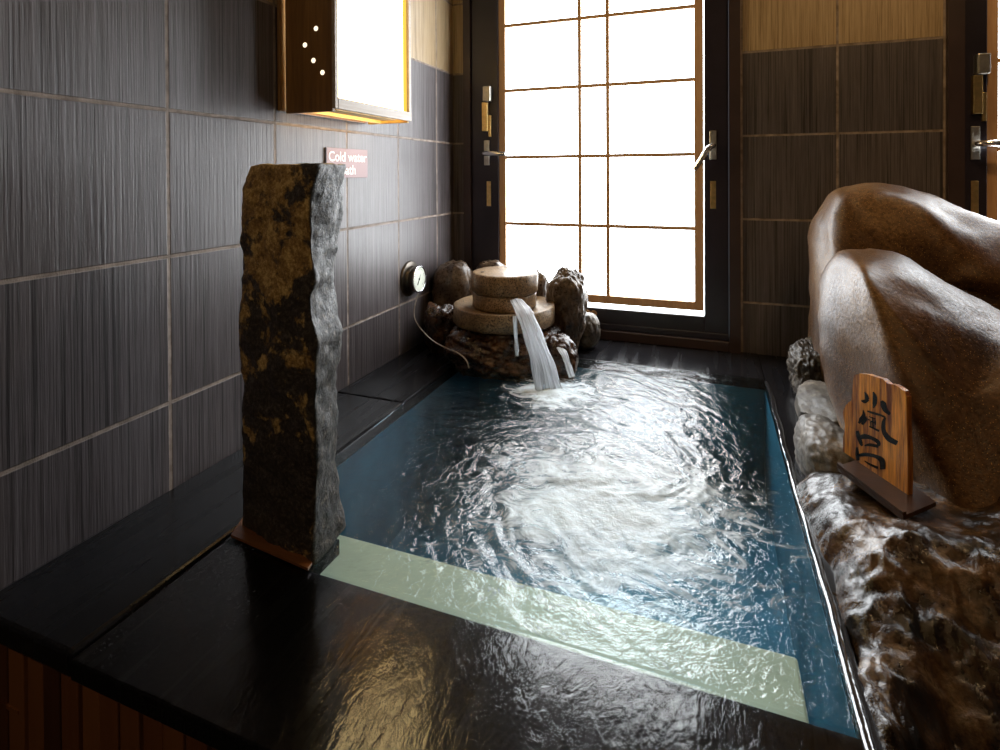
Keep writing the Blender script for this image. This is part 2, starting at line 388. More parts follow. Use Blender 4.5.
def loft_rock(name, rings, m, seg_pts=7, layers=6, smooth_it=3, amp=.01, scale=6, amp2=.003, scale2=30, ridge=0, rs=5):
    """rings: matching corner lists in 3D, lofted into a closed, rounded and weathered body"""
    R = []
    for ring in rings:
        rr = []
        for i in range(len(ring)):
            a, b = np.array(ring[i]), np.array(ring[(i+1) % len(ring)])
            for k in range(seg_pts): rr.append(a+(b-a)*k/seg_pts)
        R.append(np.array(rr))
    L = []
    for i in range(len(R)-1):
        for k in range(layers): L.append(R[i]+(R[i+1]-R[i])*k/layers)
    L.append(R[-1])
    c0, c1 = L[0].mean(0), L[-1].mean(0)
    cap0 = [c0+(L[0]-c0)*t for t in (.12, .3, .5, .7, .86)]; cap1 = [c1+(L[-1]-c1)*t for t in (.86, .7, .5, .3, .12)]
    A = np.array(cap0+L+cap1)
    for _ in range(smooth_it):
        B = A.copy()
        B[1:-1] = .4*A[1:-1]+.15*(A[:-2]+A[2:])+.15*(np.roll(A, 1, 1)[1:-1]+np.roll(A, -1, 1)[1:-1])
        A = B
    nl, npt = A.shape[:2]
    verts = [V(p) for p in A.reshape(-1, 3)]
    faces = []
    for i in range(nl-1):
        for k in range(npt):
            faces.append((i*npt+k, i*npt+(k+1) % npt, (i+1)*npt+(k+1) % npt, (i+1)*npt+k))
    faces.append(tuple(range(npt))); faces.append(tuple((nl-1)*npt+k for k in range(npt))[::-1])
    o = link_mesh(name, verts, faces, m, smooth=True)
    weather(o, amp, scale, amp2, scale2, ridge, rs); return o
def weather(o, amp, scale, amp2, scale2, ridge=0, rs=5):
    me = o.data
    nors = [v.normal.copy() for v in me.vertices]
    for v, nr in zip(me.vertices, nors):
        p = v.co.copy()
        d = amp*fbm(p, scale)+amp2*fbm(p, scale2, 3)
        if ridge: d += ridge*(ridged(p, rs)-1.2)
        v.co = p+nr*d
    me.update()
def blob(name, c, r, m, seed=0, sub=5, amp=.16, scale=3.0, amp2=.03, flat=.0, rot=0, ridge=0, rs=4, box=2.4, cuts=0, tilt=(0, 0)):
    """weathered stone: super-ellipsoid with planar cuts and fractal displacement"""
    bm = bmesh.new(); bmesh.ops.create_icosphere(bm, subdivisions=sub, radius=1.0)
    rnd = random.Random(seed); sd = V((seed*3.1, seed*1.7, seed*.9))
    planes = []
    for _ in range(cuts):
        d = V((rnd.uniform(-1, 1), rnd.uniform(-1, 1), rnd.uniform(-.6, 1))).normalized(); planes.append((d, rnd.uniform(.62, .85)))
    Rm = Matrix.Rotation(rot, 3, 'Z') @ Matrix.Rotation(tilt[0], 3, 'X') @ Matrix.Rotation(tilt[1], 3, 'Y')
    for v in bm.verts:
        p = v.co.copy()
        nrm = (abs(p.x)**box+abs(p.y)**box+abs(p.z)**box)**(1/box); q = p/nrm
        for d, h in planes:
            e = q.dot(d)
            if e > h: q -= d*(e-h)*.85
        s = 1+amp*fbm(p+sd, scale)+amp2*fbm(p+sd, scale*5, 3)
        if ridge: s += ridge*(ridged(p+sd, rs)-1.2)
        q = q*s
        v.co = Rm @ V((q.x*r[0], q.y*r[1], q.z*r[2]))+V(tuple(c))
        if v.co.z < flat: v.co.z = flat+(v.co.z-flat)*.05
    me = bpy.data.meshes.new(name); bm.to_mesh(me); bm.free(); me.materials.append(m)
    for p in me.polygons: p.use_smooth = True
    o = bpy.data.objects.new(name, me); COL.objects.link(o); return o

# ================================================================== THE ROOM
XR, YN, ZC, ZF = 3.9, -3.0, 2.35, -.5
struct(MB().box((-.12, YN-.12, ZF), (0, D+.14, ZC)).build('wall_left', M['tileL']))
f = MB()
f.box((0, D, -.62), (.078, D+.14, ZC)); f.box((1.524, D, -.62), (2.335, D+.14, ZC)); f.box((3.3, D, -.62), (XR, D+.14, ZC))
f.box((.078, D, 2.12), (1.524, D+.14, ZC)); f.box((2.335, D, 2.12), (3.3, D+.14, ZC)); f.box((.078, D, -.62), (1.524, D+.14, -.0)); f.box((2.335, D, -.62), (3.3, D+.14, 0))
struct(f.build('wall_far', M['tileF']))
struct(MB().box((XR, YN-.12, ZF), (XR+.12, D+.14, ZC)).build('wall_right', M['plaster']))
struct(MB().box((0, YN-.12, ZF), (XR, YN, ZC)).build('wall_near', M['plaster']))
struct(MB().box((-.12, YN-.12, ZC), (XR+.12, D+.14, ZC+.1)).build('ceiling', M['ceil']))
struct(MB().box((-.12, YN-.12, ZF-.1), (XR+.12, D+.14, ZF)).build('floor', M['floor']))

# bath: slabs, basin, slatted front
PX0, PX1, PY0, PY1 = .305, 1.600, -.112, 1.452
JY = G(361, 398)[1]
struct(MB().box((0, -.445, -.04), (PX0, JY-.0015, .010), .008).box((0, JY+.0015, -.04), (PX0, D, .010), .006).build('pool_deck_left', M['granite2']))
struct(MB().box((PX0, -.445, -.04), (PX1, PY0, -.003), .003).box((PX0, PY0-.01, -.04), (.555, .0, -.0032), .003).build('pool_deck_near', M['granite']))
struct(MB().box((PX0, PY1, -.04), (PX1, D, .005), .004).build('pool_deck_far', M['granite2']))
struct(MB().box((PX1, -.445, -.04), (1.624, .2, .003), .004).box((PX1, .2, -.04), (1.72, D, .003), .004).build('pool_deck_right', M['granite2']))
def rim(name, x, y0, y1, hw, hh, label=None):  # wet bead added along the edge, rounded to always show a highlight line
    n_ = 160; vs = []; fs = []; K = 9
    for i in range(n_):
        y = y0+(y1-y0)*i/(n_-1); q = .55+.45*noise.noise(V((x*5, y*7, 0)))+.25*noise.noise(V((x, y*28, 3)))
        ox = .004*noise.noise(V((9, y*11, x)))
        for k in range(K):
            a = math.pi*k/(K-1); vs.append((x+ox-math.cos(a)*hw*(.7+.3*q), y, .0015+math.sin(a)*hh*max(.25, q)))
    for i in range(n_-1):
        for k in range(K-1): fs.append((i*K+k, i*K+k+1, (i+1)*K+k+1, (i+1)*K+k))
        fs.append((i*K+K-1, i*K, (i+1)*K, (i+1)*K+K-1))
    fs.append(tuple(range(K))); fs.append(tuple((n_-1)*K+k for k in range(K))[::-1])
    struct(link_mesh(name, vs, fs, M['wet_rim'], smooth=True))
M['wet_rim'] = simple('wet_glint_rim', (.02, .02, .022), .10, spec=1.0, bump=.2, nscale=60)
rim('glint_trim_1', 1.606, -.44, 1.44, .011, .010)
rim('glint_trim_2', .299, .16, 1.02, .007, .007)
b = MB(); bz = -.46
b.box((PX0-.03, PY0, bz-.05), (PX1+.03, PY1+.03, bz))
b.box((PX0-.03, PY0, bz), (PX0, PY1+.03, -.04)); b.box((PX1, PY0, bz), (PX1+.03, PY1+.03, -.04))
b.box((PX0, PY1, bz), (PX1, PY1+.03, -.04)); b.box((PX0-.03, PY0-.03, bz), (PX1+.03, PY0, -.04))
struct(b.build('pool_basin', M['basin']))
struct(MB().box((PX0, PY0, bz), (1.545, .14, -.10), .006).build('pool_bench', M['shell']))
b = MB(); x = 0.004; k = 0
while x < 3.0:
    b.box((x, -.432-(.004 if k % 3 else .0), ZF), (x+.046, -.40, -.045), .002); x += .052; k += 1
b.box((0, -.425, ZF), (3.0, -.39, -.04))
b.box((0, -.438, -.165), (.14, -.43, -.158))
struct(b.build('pool_front_slats', M['slats']))

# ------------------------------------------------------------------ doors (dark leaf, cedar lattice, paper)
def door(name, x0, x1, s0, s1, lat0, lat1, wl, wr, bars):
    """x0..x1 outer frame, s0..s1 leaf, wl..lat0 / lat1..wr cedar frame"""
    r = empty(name, ((x0+x1)/2, D, 0.0)); r['kind'] = 'structure'
    T = 2.12
    m = MB(); yo = D-.03
    m.box((x0, yo, 0.0), (s0, D+.10, T)); m.box((s1, yo, 0.0), (x1, D+.10, T)); m.box((s0, yo, T-.05), (s1, D+.10, T)); m.box((s0, yo, 0.005), (s1, D+.10, .055), .004)
    fr = m.build('door_frame', M['frame2'], r)
    m = MB(); yl = D-.012
    m.box((s0+.003, yl, .058), (wl, D+.035, T-.055), .004); m.box((wr+.004, yl, .058), (s1-.003, D+.035, T-.055), .004)
    m.box((wl, yl, .058), (wr+.004, D+.035, .163), .004); m.box((wl, yl, T-.12), (wr+.004, D+.035, T-.055), .004)
    m.box((s0+.003, yl-.008, .058), (s1-.003, yl, .088), .003)
    lf = m.build('door_leaf', M['frame'], r)
    m = MB(); y0 = D-.003
    m.box((wl+.001, y0, .188), (lat0, y0+.025, T-.125), .002); m.box((lat1, y0, .188), (wr, y0+.025, T-.125), .002)
    m.box((lat0, y0, .188), (lat1, y0+.025, .230), .002); m.box((lat0, y0, T-.17), (lat1, y0+.025, T-.125), .002)
    for z in (.594, .963, 1.334, 1.695): m.box((lat0, y0+.004, z-.009), (lat1, y0+.018, z+.009))
    for x in bars: m.box((x-.009, y0+.002, .23), (x+.009, y0+.02, T-.17))
    lt = m.build('shoji_lattice', M['shoji_wood'], r)
    pp = MB().box((lat0-.005, D+.017, .20), (lat1+.005, D+.020, T-.14)).build('shoji_paper', M['paper'], r)
    gg = MB().box((wl-.01, D+.029, .15), (wr+.012, D+.033, T-.11)).build('outer_pane', M['glass'], r)
    adopt(r, fr, lf, lt, pp, gg)
    return r
d1 = door('door_1', .078, 1.524, .120, 1.475, .322, 1.316, .283, 1.358, (.741, .889))
d2 = door('door_2', 2.335, 3.30, 2.392, 3.25, 2.515, 3.08, 2.475, 3.115, (2.80,))
def lever(root, x, z, dx, dz, side=1):
    rr = MB().box((x-.016, D-.022, z-.065), (x+.016, D-.010, z+.075), .003).build('handle_plate', M['steel'], root)
    pts = smoothcurve([(x, D-.02, z), (x, D-.062, z), (x+dx*.25, D-.078, z+dz*.12), (x+dx*.65, D-.082, z+dz*.6), (x+dx, D-.078, z+dz)], 8)
    rad = [.010+.004*math.sin(i/len(pts)*3) for i in range(len(pts))]
    h = MB().tube(pts, .010, 12, rad).build('lever_handle', M['chrome'], root, True)
    adopt(root, rr, h)
def lockplate(root, x, z0, z1):
    p = MB().box((x-.013, D-.016, z0), (x+.013, D-.010, z1), .002); p.cyl((x, D-.018, (z0+z1)/2+.03), (x, D-.012, (z0+z1)/2+.03), .009)
    o = p.build('lock_plate', M['brass'], root); adopt(root, o)
def latch(root, x, s=1):
    a = MB().box((x-.012, D-.050, 1.275), (x+.034, D-.010, 1.36), .006).build('latch_block', M['steel'], root)
    b_ = MB().box((x-.022, D-.036, 1.11), (x+.012, D-.010, 1.272), .003); b_.box((x+.014, D-.026, 1.08), (x+.028, D-.010, 1.20), .002)
    b_ = b_.build('latch_bar', M['brass'], root)
    adopt(root, a, b_)
lever(d1, .215, .985, .135, -.006); lockplate(d1, .225, .69, .83); latch(d1, .215)
lever(d1, 1.402, 1.00, -.085, -.115); lockplate(d1, 1.402, .695, .83)
lever(d2, 2.432, .985, .15, -.006); lockplate(d2, 2.432, .67, .83); latch(d2, 2.44)
# little ornament on the bottom rail
o = MB()
for k in range(4):
    a = k*math.pi/2+.78; o.cyl((.80+.022*math.cos(a), D-.019, .118+.022*math.sin(a)), (.80+.022*math.cos(a), D-.010, .118+.022*math.sin(a)), .017, seg=16)
o = o.build('rail_ornament', M['shoji_wood'], d1); adopt(d1, o)

# ================================================================== WATER
def water_height(x, y):
    r = np.hypot(x-.80, y-1.02)
    h = .0045*np.exp(-r/.12)*np.cos(r*62)*(1-np.exp(-(r/.05)**2))+.007*np.exp(-(r/.05)**2)
    n1 = np.empty(x.shape); n2 = np.empty(x.shape)
    for j in range(x.shape[0]):
        for i in range(x.shape[1]):
            px, py = float(x[j, i]), float(y[j, i])
            # current swirls clockwise from the stream towards the near right corner
            dx, dy = px-1.12, py-.42; rr = math.hypot(dx, dy); a = 2.2*math.exp(-rr*2.2)
            c, s_ = math.cos(a), math.sin(a); qx, qy = dx*c-dy*s_, dx*s_+dy*c
            wx = .06*noise.noise(V((qx*6, qy*6, 3)))
            n1[j, i] = noise.noise(V((qx*8+wx*20+qy*3, qy*12+wx*20-qx*3, .3+qx*2)))
            n2[j, i] = noise.noise(V((qx*22+qy*16+wx*40, qy*26-qx*15, 7+qx*9+qy*7)))
    agit = .55+.6*np.exp(-r/.5)
    h += (.0085*n1+.0042*n2)*agit
    calm = np.clip((x-.36)/.35, .30, 1)*np.clip((1.60-x)/.25, .3, 1)
    return h*calm
z0w = .0045
nx, ny = 260, 310
xs = np.linspace(PX0+.001, PX1-.001, nx); ys = np.linspace(PY0+.0005, PY1-.001, ny)
XX, YY = np.meshgrid(xs, ys)
edge = np.clip(np.minimum.reduce([XX-xs[0], xs[-1]-XX, YY-ys[0], ys[-1]-YY])/.04, .15, 1)
ZZ = z0w+water_height(XX, YY)*edge
ver = np.stack([XX, YY, ZZ], -1).reshape(-1, 3)
fac = [(j*nx+i, j*nx+i+1, (j+1)*nx+i+1, (j+1)*nx+i) for j in range(ny-1) for i in range(nx-1)]
per = [i for i in range(nx)]+[j*nx+nx-1 for j in range(1, ny)]+[(ny-1)*nx+i for i in range(nx-2, -1, -1)]+[j*nx for j in range(ny-2, 0, -1)]
nv = len(ver); low = ver[per].copy(); low[:, 2] = bz+.001
ver = np.concatenate([ver, low]); m_ = len(per)
fac += [(per[(k+1) % m_], per[k], nv+k, nv+(k+1) % m_) for k in range(m_)]
fac.append(tuple(nv+k for k in range(m_))[::-1])
w = link_mesh('bath_water', ver, fac, M['water'], smooth=False)
for p in w.data.polygons:
    p.use_smooth = abs(p.normal.z) > .5
tag(w, 'rippling clear blue bath water filling the black stone pool', 'water', kind='stuff')
# overflow sheet on the near slab
nx2, ny2 = 200, 60
xs = np.linspace(PX0+.006, PX1-.001, nx2); ys = np.linspace(-.443, PY0-.0005, ny2); XX, YY = np.meshgrid(xs, ys)
t = np.clip((YY-ys[0])/(ys[-1]-ys[0]), 0, 1)
am = np.clip((XX-PX0)/.45, .1, 1)
ZZ = -.0002+.0032*t+am*.00035*(np.sin(30*XX+9*YY+2*np.sin(14*XX))+np.sin(62*XX-20*YY+2*np.sin(21*YY+9*XX))*.6)*(.4+.6*(1-t))
ZZ = np.maximum(ZZ, -.0022)
ver = np.stack([XX, YY, ZZ], -1).reshape(-1, 3)
fac = [(j*nx2+i, j*nx2+i+1, (j+1)*nx2+i+1, (j+1)*nx2+i) for j in range(ny2-1) for i in range(nx2-1)]
fl = link_mesh('overflow_water', ver, fac, M['film'], smooth=True)
if fl.data.polygons[0].normal.z < 0: fl.data.flip_normals()
tag(fl, 'thin sheet of overflowing water on the near black slab in front of the bath', 'water', kind='stuff')

# falling stream
def ribbon(name, pts, wid, thk, parent=None, seg=26, seed=0, m=None):
    P = smoothcurve(pts, 10); n_ = len(P); vs = []; uv = []; fs = []
    for i, p in enumerate(P):
        t = (P[min(i+1, n_-1)]-P[max(i-1, 0)]).normalized(); s = V((.936, .353, 0))
        s = (s-t*s.dot(t)).normalized(); b_ = t.cross(s).normalized(); a = i/(n_-1)
        ww = np.interp(a, np.linspace(0, 1, len(wid)), wid); tt = np.interp(a, np.linspace(0, 1, len(thk)), thk)
        for k in range(seg):
            an = 2*math.pi*k/seg
            rp = 1+.22*math.sin(an*5+seed+a*2)+.13*math.sin(an*9+a*3.5)
            vs.append(p+s*math.cos(an)*ww*(1+.05*math.sin(a*25+an*2))+b_*math.sin(an)*tt*rp); uv.append((k/seg, a))
    for i in range(n_-1):
        for k in range(seg): fs.append((i*seg+k, i*seg+(k+1) % seg, (i+1)*seg+(k+1) % seg, (i+1)*seg+k))
    fs.append(tuple(range(seg))); fs.append(tuple((n_-1)*seg+k for k in range(seg))[::-1])
    return link_mesh(name, vs, fs, m or M['stream'], parent, True, uv)
s1 = ribbon('falling_water', [W(516, 300, 1.20), W(521, 307, 1.14), W(527, 319, 1.10), W(535, 341, 1.075), W(543, 366, 1.06), W(549, 392, 1.045)], [.027, .034, .036, .040, .047, .058], [.006, .008, .011, .014, .018, .022])
tag(rebase(s1), 'white stream of water pouring off the round stone spout into the bath', 'water', kind='stuff')
s2 = ribbon('water_trickle', [W(515, 316, 1.10), W(515, 322, 1.09), W(516, 340, 1.09), W(517, 356, 1.085)], [.010, .009, .007, .009], [.003, .004, .004, .005], seed=3)
tag(rebase(s2), 'thin water trickle dripping from the round stone rim left of the main stream', 'water', kind='stuff')
s3 = ribbon('water_trickle', [W(556, 345, 1.20), W(563, 352, 1.14), W(567, 362, 1.11), W(572, 377, 1.09)], [.012, .016, .012, .014], [.004, .005, .005, .005], seed=5)
tag(rebase(s3), 'thin water trickle sliding over the dark rock right of the main stream', 'water', kind='stuff')

# ================================================================== FOUNTAIN
FXC, FYC = .478, 1.35
def disc(name, cx, cy, z0, z1, r, m, wob=.0025, bev=.007, dish=0, seed=0, seg=96):
    prof = [(0, z0), (r*.6, z0), (r-bev, z0), (r, z0+bev), (r, (z0+z1)/2), (r, z1-bev), (r-bev*.35, z1-bev*.3), (r-bev, z1), (r*.88, z1-dish*.6), (r*.6, z1-dish), (r*.3, z1-dish), (0, z1-dish)]
    vs = []; fs = []
    for i, (rr, z) in enumerate(prof):
        for k in range(seg):
            a = 2*math.pi*k/seg; p = V((math.cos(a), math.sin(a), 0))
            q = rr+(wob*fbm(p*1.2+V((seed, z*8, 0)), 2.2)+.0022*fbm(p+V((seed, z*30, 0)), 14)) if rr > 0 else 0
            vs.append((cx+p.x*q, cy+p.y*q, z+.0015*fbm(p*rr*20+V((0, 0, seed)), 2)))
    n_ = len(prof)
    for i in range(n_-1):
        for k in range(seg): fs.append((i*seg+k, i*seg+(k+1) % seg, (i+1)*seg+(k+1) % seg, (i+1)*seg+k))
    me = link_mesh(name, vs, fs, m, None, True)
    bm = bmesh.new(); bm.from_mesh(me.data); bmesh.ops.remove_doubles(bm, verts=bm.verts, dist=1e-4); bmesh.ops.recalc_face_normals(bm, faces=bm.faces); bm.to_mesh(me.data); bm.free()
    return me
d = disc('basin_stone', FXC, FYC, .178, .262, .238, M['mill'], dish=.018, seed=1)
d.name = 'round_basin_stone'
tag(rebase(d), 'wide tan granite disc, lower of the two spout stones', 'stone')
d_ = disc('spout_stone', FXC+.002, FYC, .2465, .318, .150, M['mill'], seed=4, bev=.008)
root = empty('spout_stone', (FXC, FYC, .2465))
d_.name = 'neck'
cap = disc('cap', FXC+.004, FYC, .318, .412, .156, M['mill'], seed=7, bev=.010)
adopt(root, d_, cap)
for (dx, dy) in ((-.085, -.06), (.06, .085), (-.03, .11), (.10, -.02)):
    pl = MB().cyl((FXC+dx, FYC+dy, .4105), (FXC+dx, FYC+dy, .4138), .009, seg=16).build('cap_hole', M['sign_edge'], None)
    pl.parent = cap
tag(root, 'smaller tan granite disc with small holes, upper of the two spout stones', 'stone')
# base and surrounding rocks
tag(rebase(blob('base_rock', (.488, 1.37, .06), (.260, .265, .140), M['wet_base'], 3, 6, .12, 1.8, .04, flat=-.02, ridge=.03, rs=2.5, box=3.0)), 'wet dark orange brown base rock under the round granite stones', 'rock')
tag(rebase(blob('flanking_rock', (.115, 1.58, .20), (.110, .12, .215), M['brown_rock'], 5, 5, .09, 1.2, .02, flat=.005, box=3.0, cuts=1)), 'tall brown rock in the corner left of the granite spout', 'rock')
tag(rebase(blob('flanking_rock', (.29, 1.665, .20), (.105, .085, .21), M['brown_rock'], 9, 5, .09, 1.2, .02, flat=.005, box=2.8, cuts=1)), 'grey brown rock directly behind the granite spout on its left', 'rock')
tag(rebase(blob('flanking_rock', (.150, 1.38, .09), (.085, .11, .15), M['wet_base'], 12, 5, .2, 1.6, .05, flat=.005, box=2.4, cuts=2)), 'low dark brown rock at the left foot of the granite spout', 'rock')
c = W(566, 303, 1.52)
tag(rebase(blob('flanking_rock', (c[0]+.004, 1.52, .205), (.092, .090, .200), M['brown_rock'], 25, 6, .15, 1.9, .010, flat=.005, box=2.8, cuts=2)), 'tall knobbly wet brown rock right of the granite spout before the door', 'rock')
c = W(585, 327, 1.62)
tag(rebase(blob('round_rock', (c[0], 1.62, .092), (.078, .080, .090), M['craggy'], 24, 5, .08, 1.5, .03, flat=.005)), 'small round grey brown rock by the foot of the door', 'rock')
c = W(541, 282, 1.60)
tag(rebase(blob('back_rock', (c[0], 1.62, .20), (.05, .07, .19), M['brown_rock'], 27, 5, .12, 1.4, .03, flat=.005, cuts=2)), 'narrow reddish rock peeking out between spout and tall brown rock', 'rock')
c = W(560, 352, 1.24)
tag(rebase(blob('splash_rock', (c[0], 1.24, .065), (.075, .09, .105), M['wet_base'], 31, 5, .12, 1.6, .04, flat=-.02, cuts=2, ridge=.02, rs=2.4)), 'dark wet rock washed by water right of the pouring stream', 'rock')

# ================================================================== STONE PILLAR
rows = [165, 185, 200, 233, 250, 283, 300, 317, 333, 350, 367, 383, 400, 433, 467, 500, 530, 550, 566]
XL = [247, 241, 241, 240, 238, 240.6, 240, 239, 238, 237, 236.7, 237, 240, 241.7, 240.7, 241.7, 241, 242, 243]
XM = [318, 313, 310, 311, 312, 315, 310, 311.7, 316.7, 317, 315, 316.7, 315, 316, 316.7, 315, 313, 312, 314]
XRr = [347, 347, 347, 342, 337, 332, 334, 337, 340, 343, 343, 342, 336, 338, 337, 338, 342, 346, 347]
rings = []
zs = np.linspace(-.0, .893, 34)
for z in zs:
    # pixel row for this height at the front face
    P = np.array([.52, -.11, z])-CAM; dz = P@FV; yp = CY-FPX*(P@UV)/dz
    xl, xm, xr = (np.interp(yp, rows, a) for a in (XL, XM, XRr))
    a = W(xl, yp, -.060); b_ = W(xm, yp, -.108); c = W(xr, yp, .035)
    a[2] = b_[2] = c[2] = z
    e = a+np.array([.035, .15, 0]); mm = (c+e)/2+np.array([.0, .03, 0])
    rings.append([a, a*.5+b_*.5+np.array([0, -.006, 0]), b_, b_*.5+c*.5+np.array([.004, 0, 0]), c, mm, e, (a+e)/2+np.array([-.006, 0, 0])])
for i, q in enumerate(rings):
    tp = max(0, (zs[i]-.86)/.045)
    if tp > 0:
        ce = np.mean(q, 0)
        for p in q:
            p[:2] = ce[:2]+(p[:2]-ce[:2])*(1-.03*tp**2)
o = loft_rock('stone_pillar', rings, M['pillar'], seg_pts=8, layers=4, smooth_it=1, amp=.006, scale=9, amp2=.003, scale2=34, ridge=.0035, rs=13)
tag(rebase(o), 'tall upright dark basalt pillar with ochre lichen at the near pool corner', 'stone')
o = MB().prism([G(231, 537, .008), G(308, 571, .008), G(318, 556, .008), G(246, 515, .008)], (0, 0, .006)).build('footing_board', M['plinth'])
tag(rebase(o), 'reddish brown wooden board under the foot of the stone pillar', 'board')

# ================================================================== RIGHT BOULDERS
def ring(lst): return [W(*p) for p in lst]
def lower(r, dz, n=(0,)): return r
Bs = [W(806, 380, 1.38), W(809, 300, 1.38), W(809, 225, 1.38), W(828, 190, 1.38), W(870, 181, 1.38), W(925, 194, 1.36), W(975, 214, 1.34), W(1010, 226, 1.32), W(1120, 260, 1.3), W(1150, 520, 1.2)]
Bf = [W(835, 400, 1.18), W(838, 300, 1.18), W(834, 250, 1.18), W(842, 208, 1.20), W(872, 194, 1.20), W(920, 210, 1.18), W(955, 250, 1.14), W(1000, 285, 1.10), W(1100, 320, 1.1), W(1150, 560, 1.0)]
Bk = [p+np.array([.03, .26, -.06]) for p in Bs]
for r_ in (Bs, Bf, Bk):
    for p in r_: p[2] += .018
    r_[0][2] = -.02; r_[-1][2] = -.02
o = loft_rock('boulder', [Bf, Bs, Bk], M['boulder'], 8, 9, 9, .018, 3.2, .0035, 26)
tag(rebase(o), 'huge smooth brown boulder, the taller and farther of the twin boulders', 'boulder')
As = [W(858, 470, .62), W(826, 395, .92), W(817, 335, 1.02), W(818, 272, 1.04), W(838, 247, 1.00), W(900, 245, .98), W(945, 276, .96), W(1000, 312, .94), W(1110, 345, .94), W(1160, 640, .85)]
Af = [W(1010, 640, .36), W(965, 530, .42), W(915, 420, .52), W(880, 335, .62), W(862, 274, .70), W(905, 300, .70), W(950, 322, .70), W(1000, 346, .68), W(1110, 390, .6), W(1160, 700, .34)]
Am = [(a*.42+b_*.58)+np.array([0, 0, .012]) for a, b_ in zip(As, Af)]
Ak = [p+np.array([.05, .12, -.09]) for p in As]
for r_ in (As, Af, Ak, Am):
    r_[0][2] = max(min(r_[0][2], .0), -.02); r_[-1][2] = -.02
o = loft_rock('boulder', [Af, Am, As, Ak], M['boulder'], 8, 7, 9, .014, 3.2, .0025, 26)
tag(rebase(o), 'smooth brown boulder with grey side behind the wooden plaque, nearer of twin boulders', 'boulder')
# wet ledge
nxl, nyl = 150, 190
def edge_x(y): return 1.617+.012*math.sin(y*9)+.006*math.sin(y*31)
vs = []
for j in range(nyl):
    y = -.70+(.60+.70)*j/(nyl-1)
    for i in range(nxl):
        t = i/(nxl-1); x = edge_x(y)+(2.75-edge_x(y))*t**1.5
        p = V((x, y, 0))
        s = x-edge_x(y)
        rise = .115*(1-math.exp(-s/.045))+.05*(1-math.exp(-s/.5))
        rise *= min(1, max(.0, (y+.75)/.55))**.5
        rise -= .80*max(0, .26-y)**1.15*min(1, s/.13)
        z = rise+.020*fbm(p, 5)+.014*(ridged(p+V((3, 1, 0)), 9)-1.3)*min(1, s/.05+.2)+.006*fbm(p, 34)
        if j > nyl-10: z *= (nyl-1-j)/9*.5+.5
        fl_ = max(0, min(1, (.20-abs(x-1.79))/.09))*max(0, min(1, (.21-abs(y-.49))/.09)); z = z*(1-.7*fl_)+.085*.7*fl_
        vs.append(V((x+.012*fbm(p+V((0, 0, 5)), 9), y, z)))
top = len(vs)
per = [i for i in range(nxl)]+[j*nxl+nxl-1 for j in range(1, nyl)]+[(nyl-1)*nxl+i for i in range(nxl-2, -1, -1)]+[j*nxl for j in range(nyl-2, 0, -1)]
for k in per: vs.append(V((max(vs[k].x, 1.650), vs[k].y, ZF)))
fs = [(j*nxl+i, j*nxl+i+1, (j+1)*nxl+i+1, (j+1)*nxl+i) for j in range(nyl-1) for i in range(nxl-1)]
m_ = len(per); fs += [(per[(k+1) % m_], per[k], top+k, top+(k+1) % m_) for k in range(m_)]; fs.append(tuple(top+k for k in range(m_))[::-1])
o = link_mesh('rock_ledge', vs, fs, M['ledge'], smooth=True)
tag(rebase(o), 'long low wet craggy rock ledge along the right rim of the bath', 'rock')
tag(rebase(blob('edging_rock', (1.722, .72, .035), (.095, .17, .112), M['grey_rock'], 41, 6, .08, 1.4, .03, flat=-.0, box=2.8, cuts=3, rot=.05)), 'rounded pale grey rock on the right rim, just beyond the wooden plaque', 'rock')
tag(rebase(blob('edging_rock', (1.75, 1.08, .035), (.078, .19, .088), M['grey_rock'], 44, 5, .10, 1.5, .03, flat=.0, box=2.8, cuts=4)), 'flat grey rock between the rounded pale rock and the far craggy rock', 'rock')
tag(rebase(blob('edging_rock', (1.77, 1.42, .065), (.085, .14, .125), M['craggy'], 47, 6, .14, 2.0, .05, flat=.0, box=2.6, ridge=.04, rs=2.6)), 'dark craggy rock at the far right corner of the pool', 'rock')
struct(MB().box((1.72, .45, ZF), (XR, D, -.005)).build('pool_deck_rock_bed', M['granite']))

# wooden plaque standing on the ledge
zb = .128
A0 = np.array([1.722, .585, zb]); A1 = np.array([1.812, .415, zb])
dirp = (A1-A0)/np.linalg.norm(A1-A0); nrm = np.array([dirp[1], -dirp[0], 0]); nrm = nrm if nrm[1] < 0 else -nrm
def onplaque(x, y, off=0.0):
    d_ = ray(x, y); t_ = ((A0+nrm*off-CAM)@nrm)/(d_@nrm); return CAM+d_*t_
out_px = [(846, 468), (843, 455), (843, 440), (845, 425), (842.5, 412), (846, 405), (851.5, 400), (852.5, 388), (854, 375), (860, 373.5), (868, 374.5), (876, 377), (883, 379), (888, 384), (894, 384.5), (900, 388), (904, 391), (906.5, 397), (906.5, 425), (908, 450), (908, 480), (907.5, 503), (880, 487)]
pr_ = empty('wooden_plaque', ((A0+A1)/2))
ppt = [onplaque(*p) for p in out_px]
for p in ppt: p[2] = max(p[2], zb-.004)
m = MB(); m.prism(ppt, V(-nrm*.013)); pb = m.build('board', M['plaque'], None)
base = [G(837, 466, zb-.004), G(903, 516, zb-.004), G(936, 502, zb-.004), G(872, 455, zb-.004)]
pbase = MB().prism(base, (0, 0, -.010)); pbase.prism([base[0]+np.array([0, 0, .001]), base[1]+np.array([0, 0, .001]), base[1]+np.array([.008, .006, .001]), base[0]+np.array([.008, .006, .001])], (0, 0, .007))
pbase = pbase.build('plaque_base', M['plaque_base'], None)
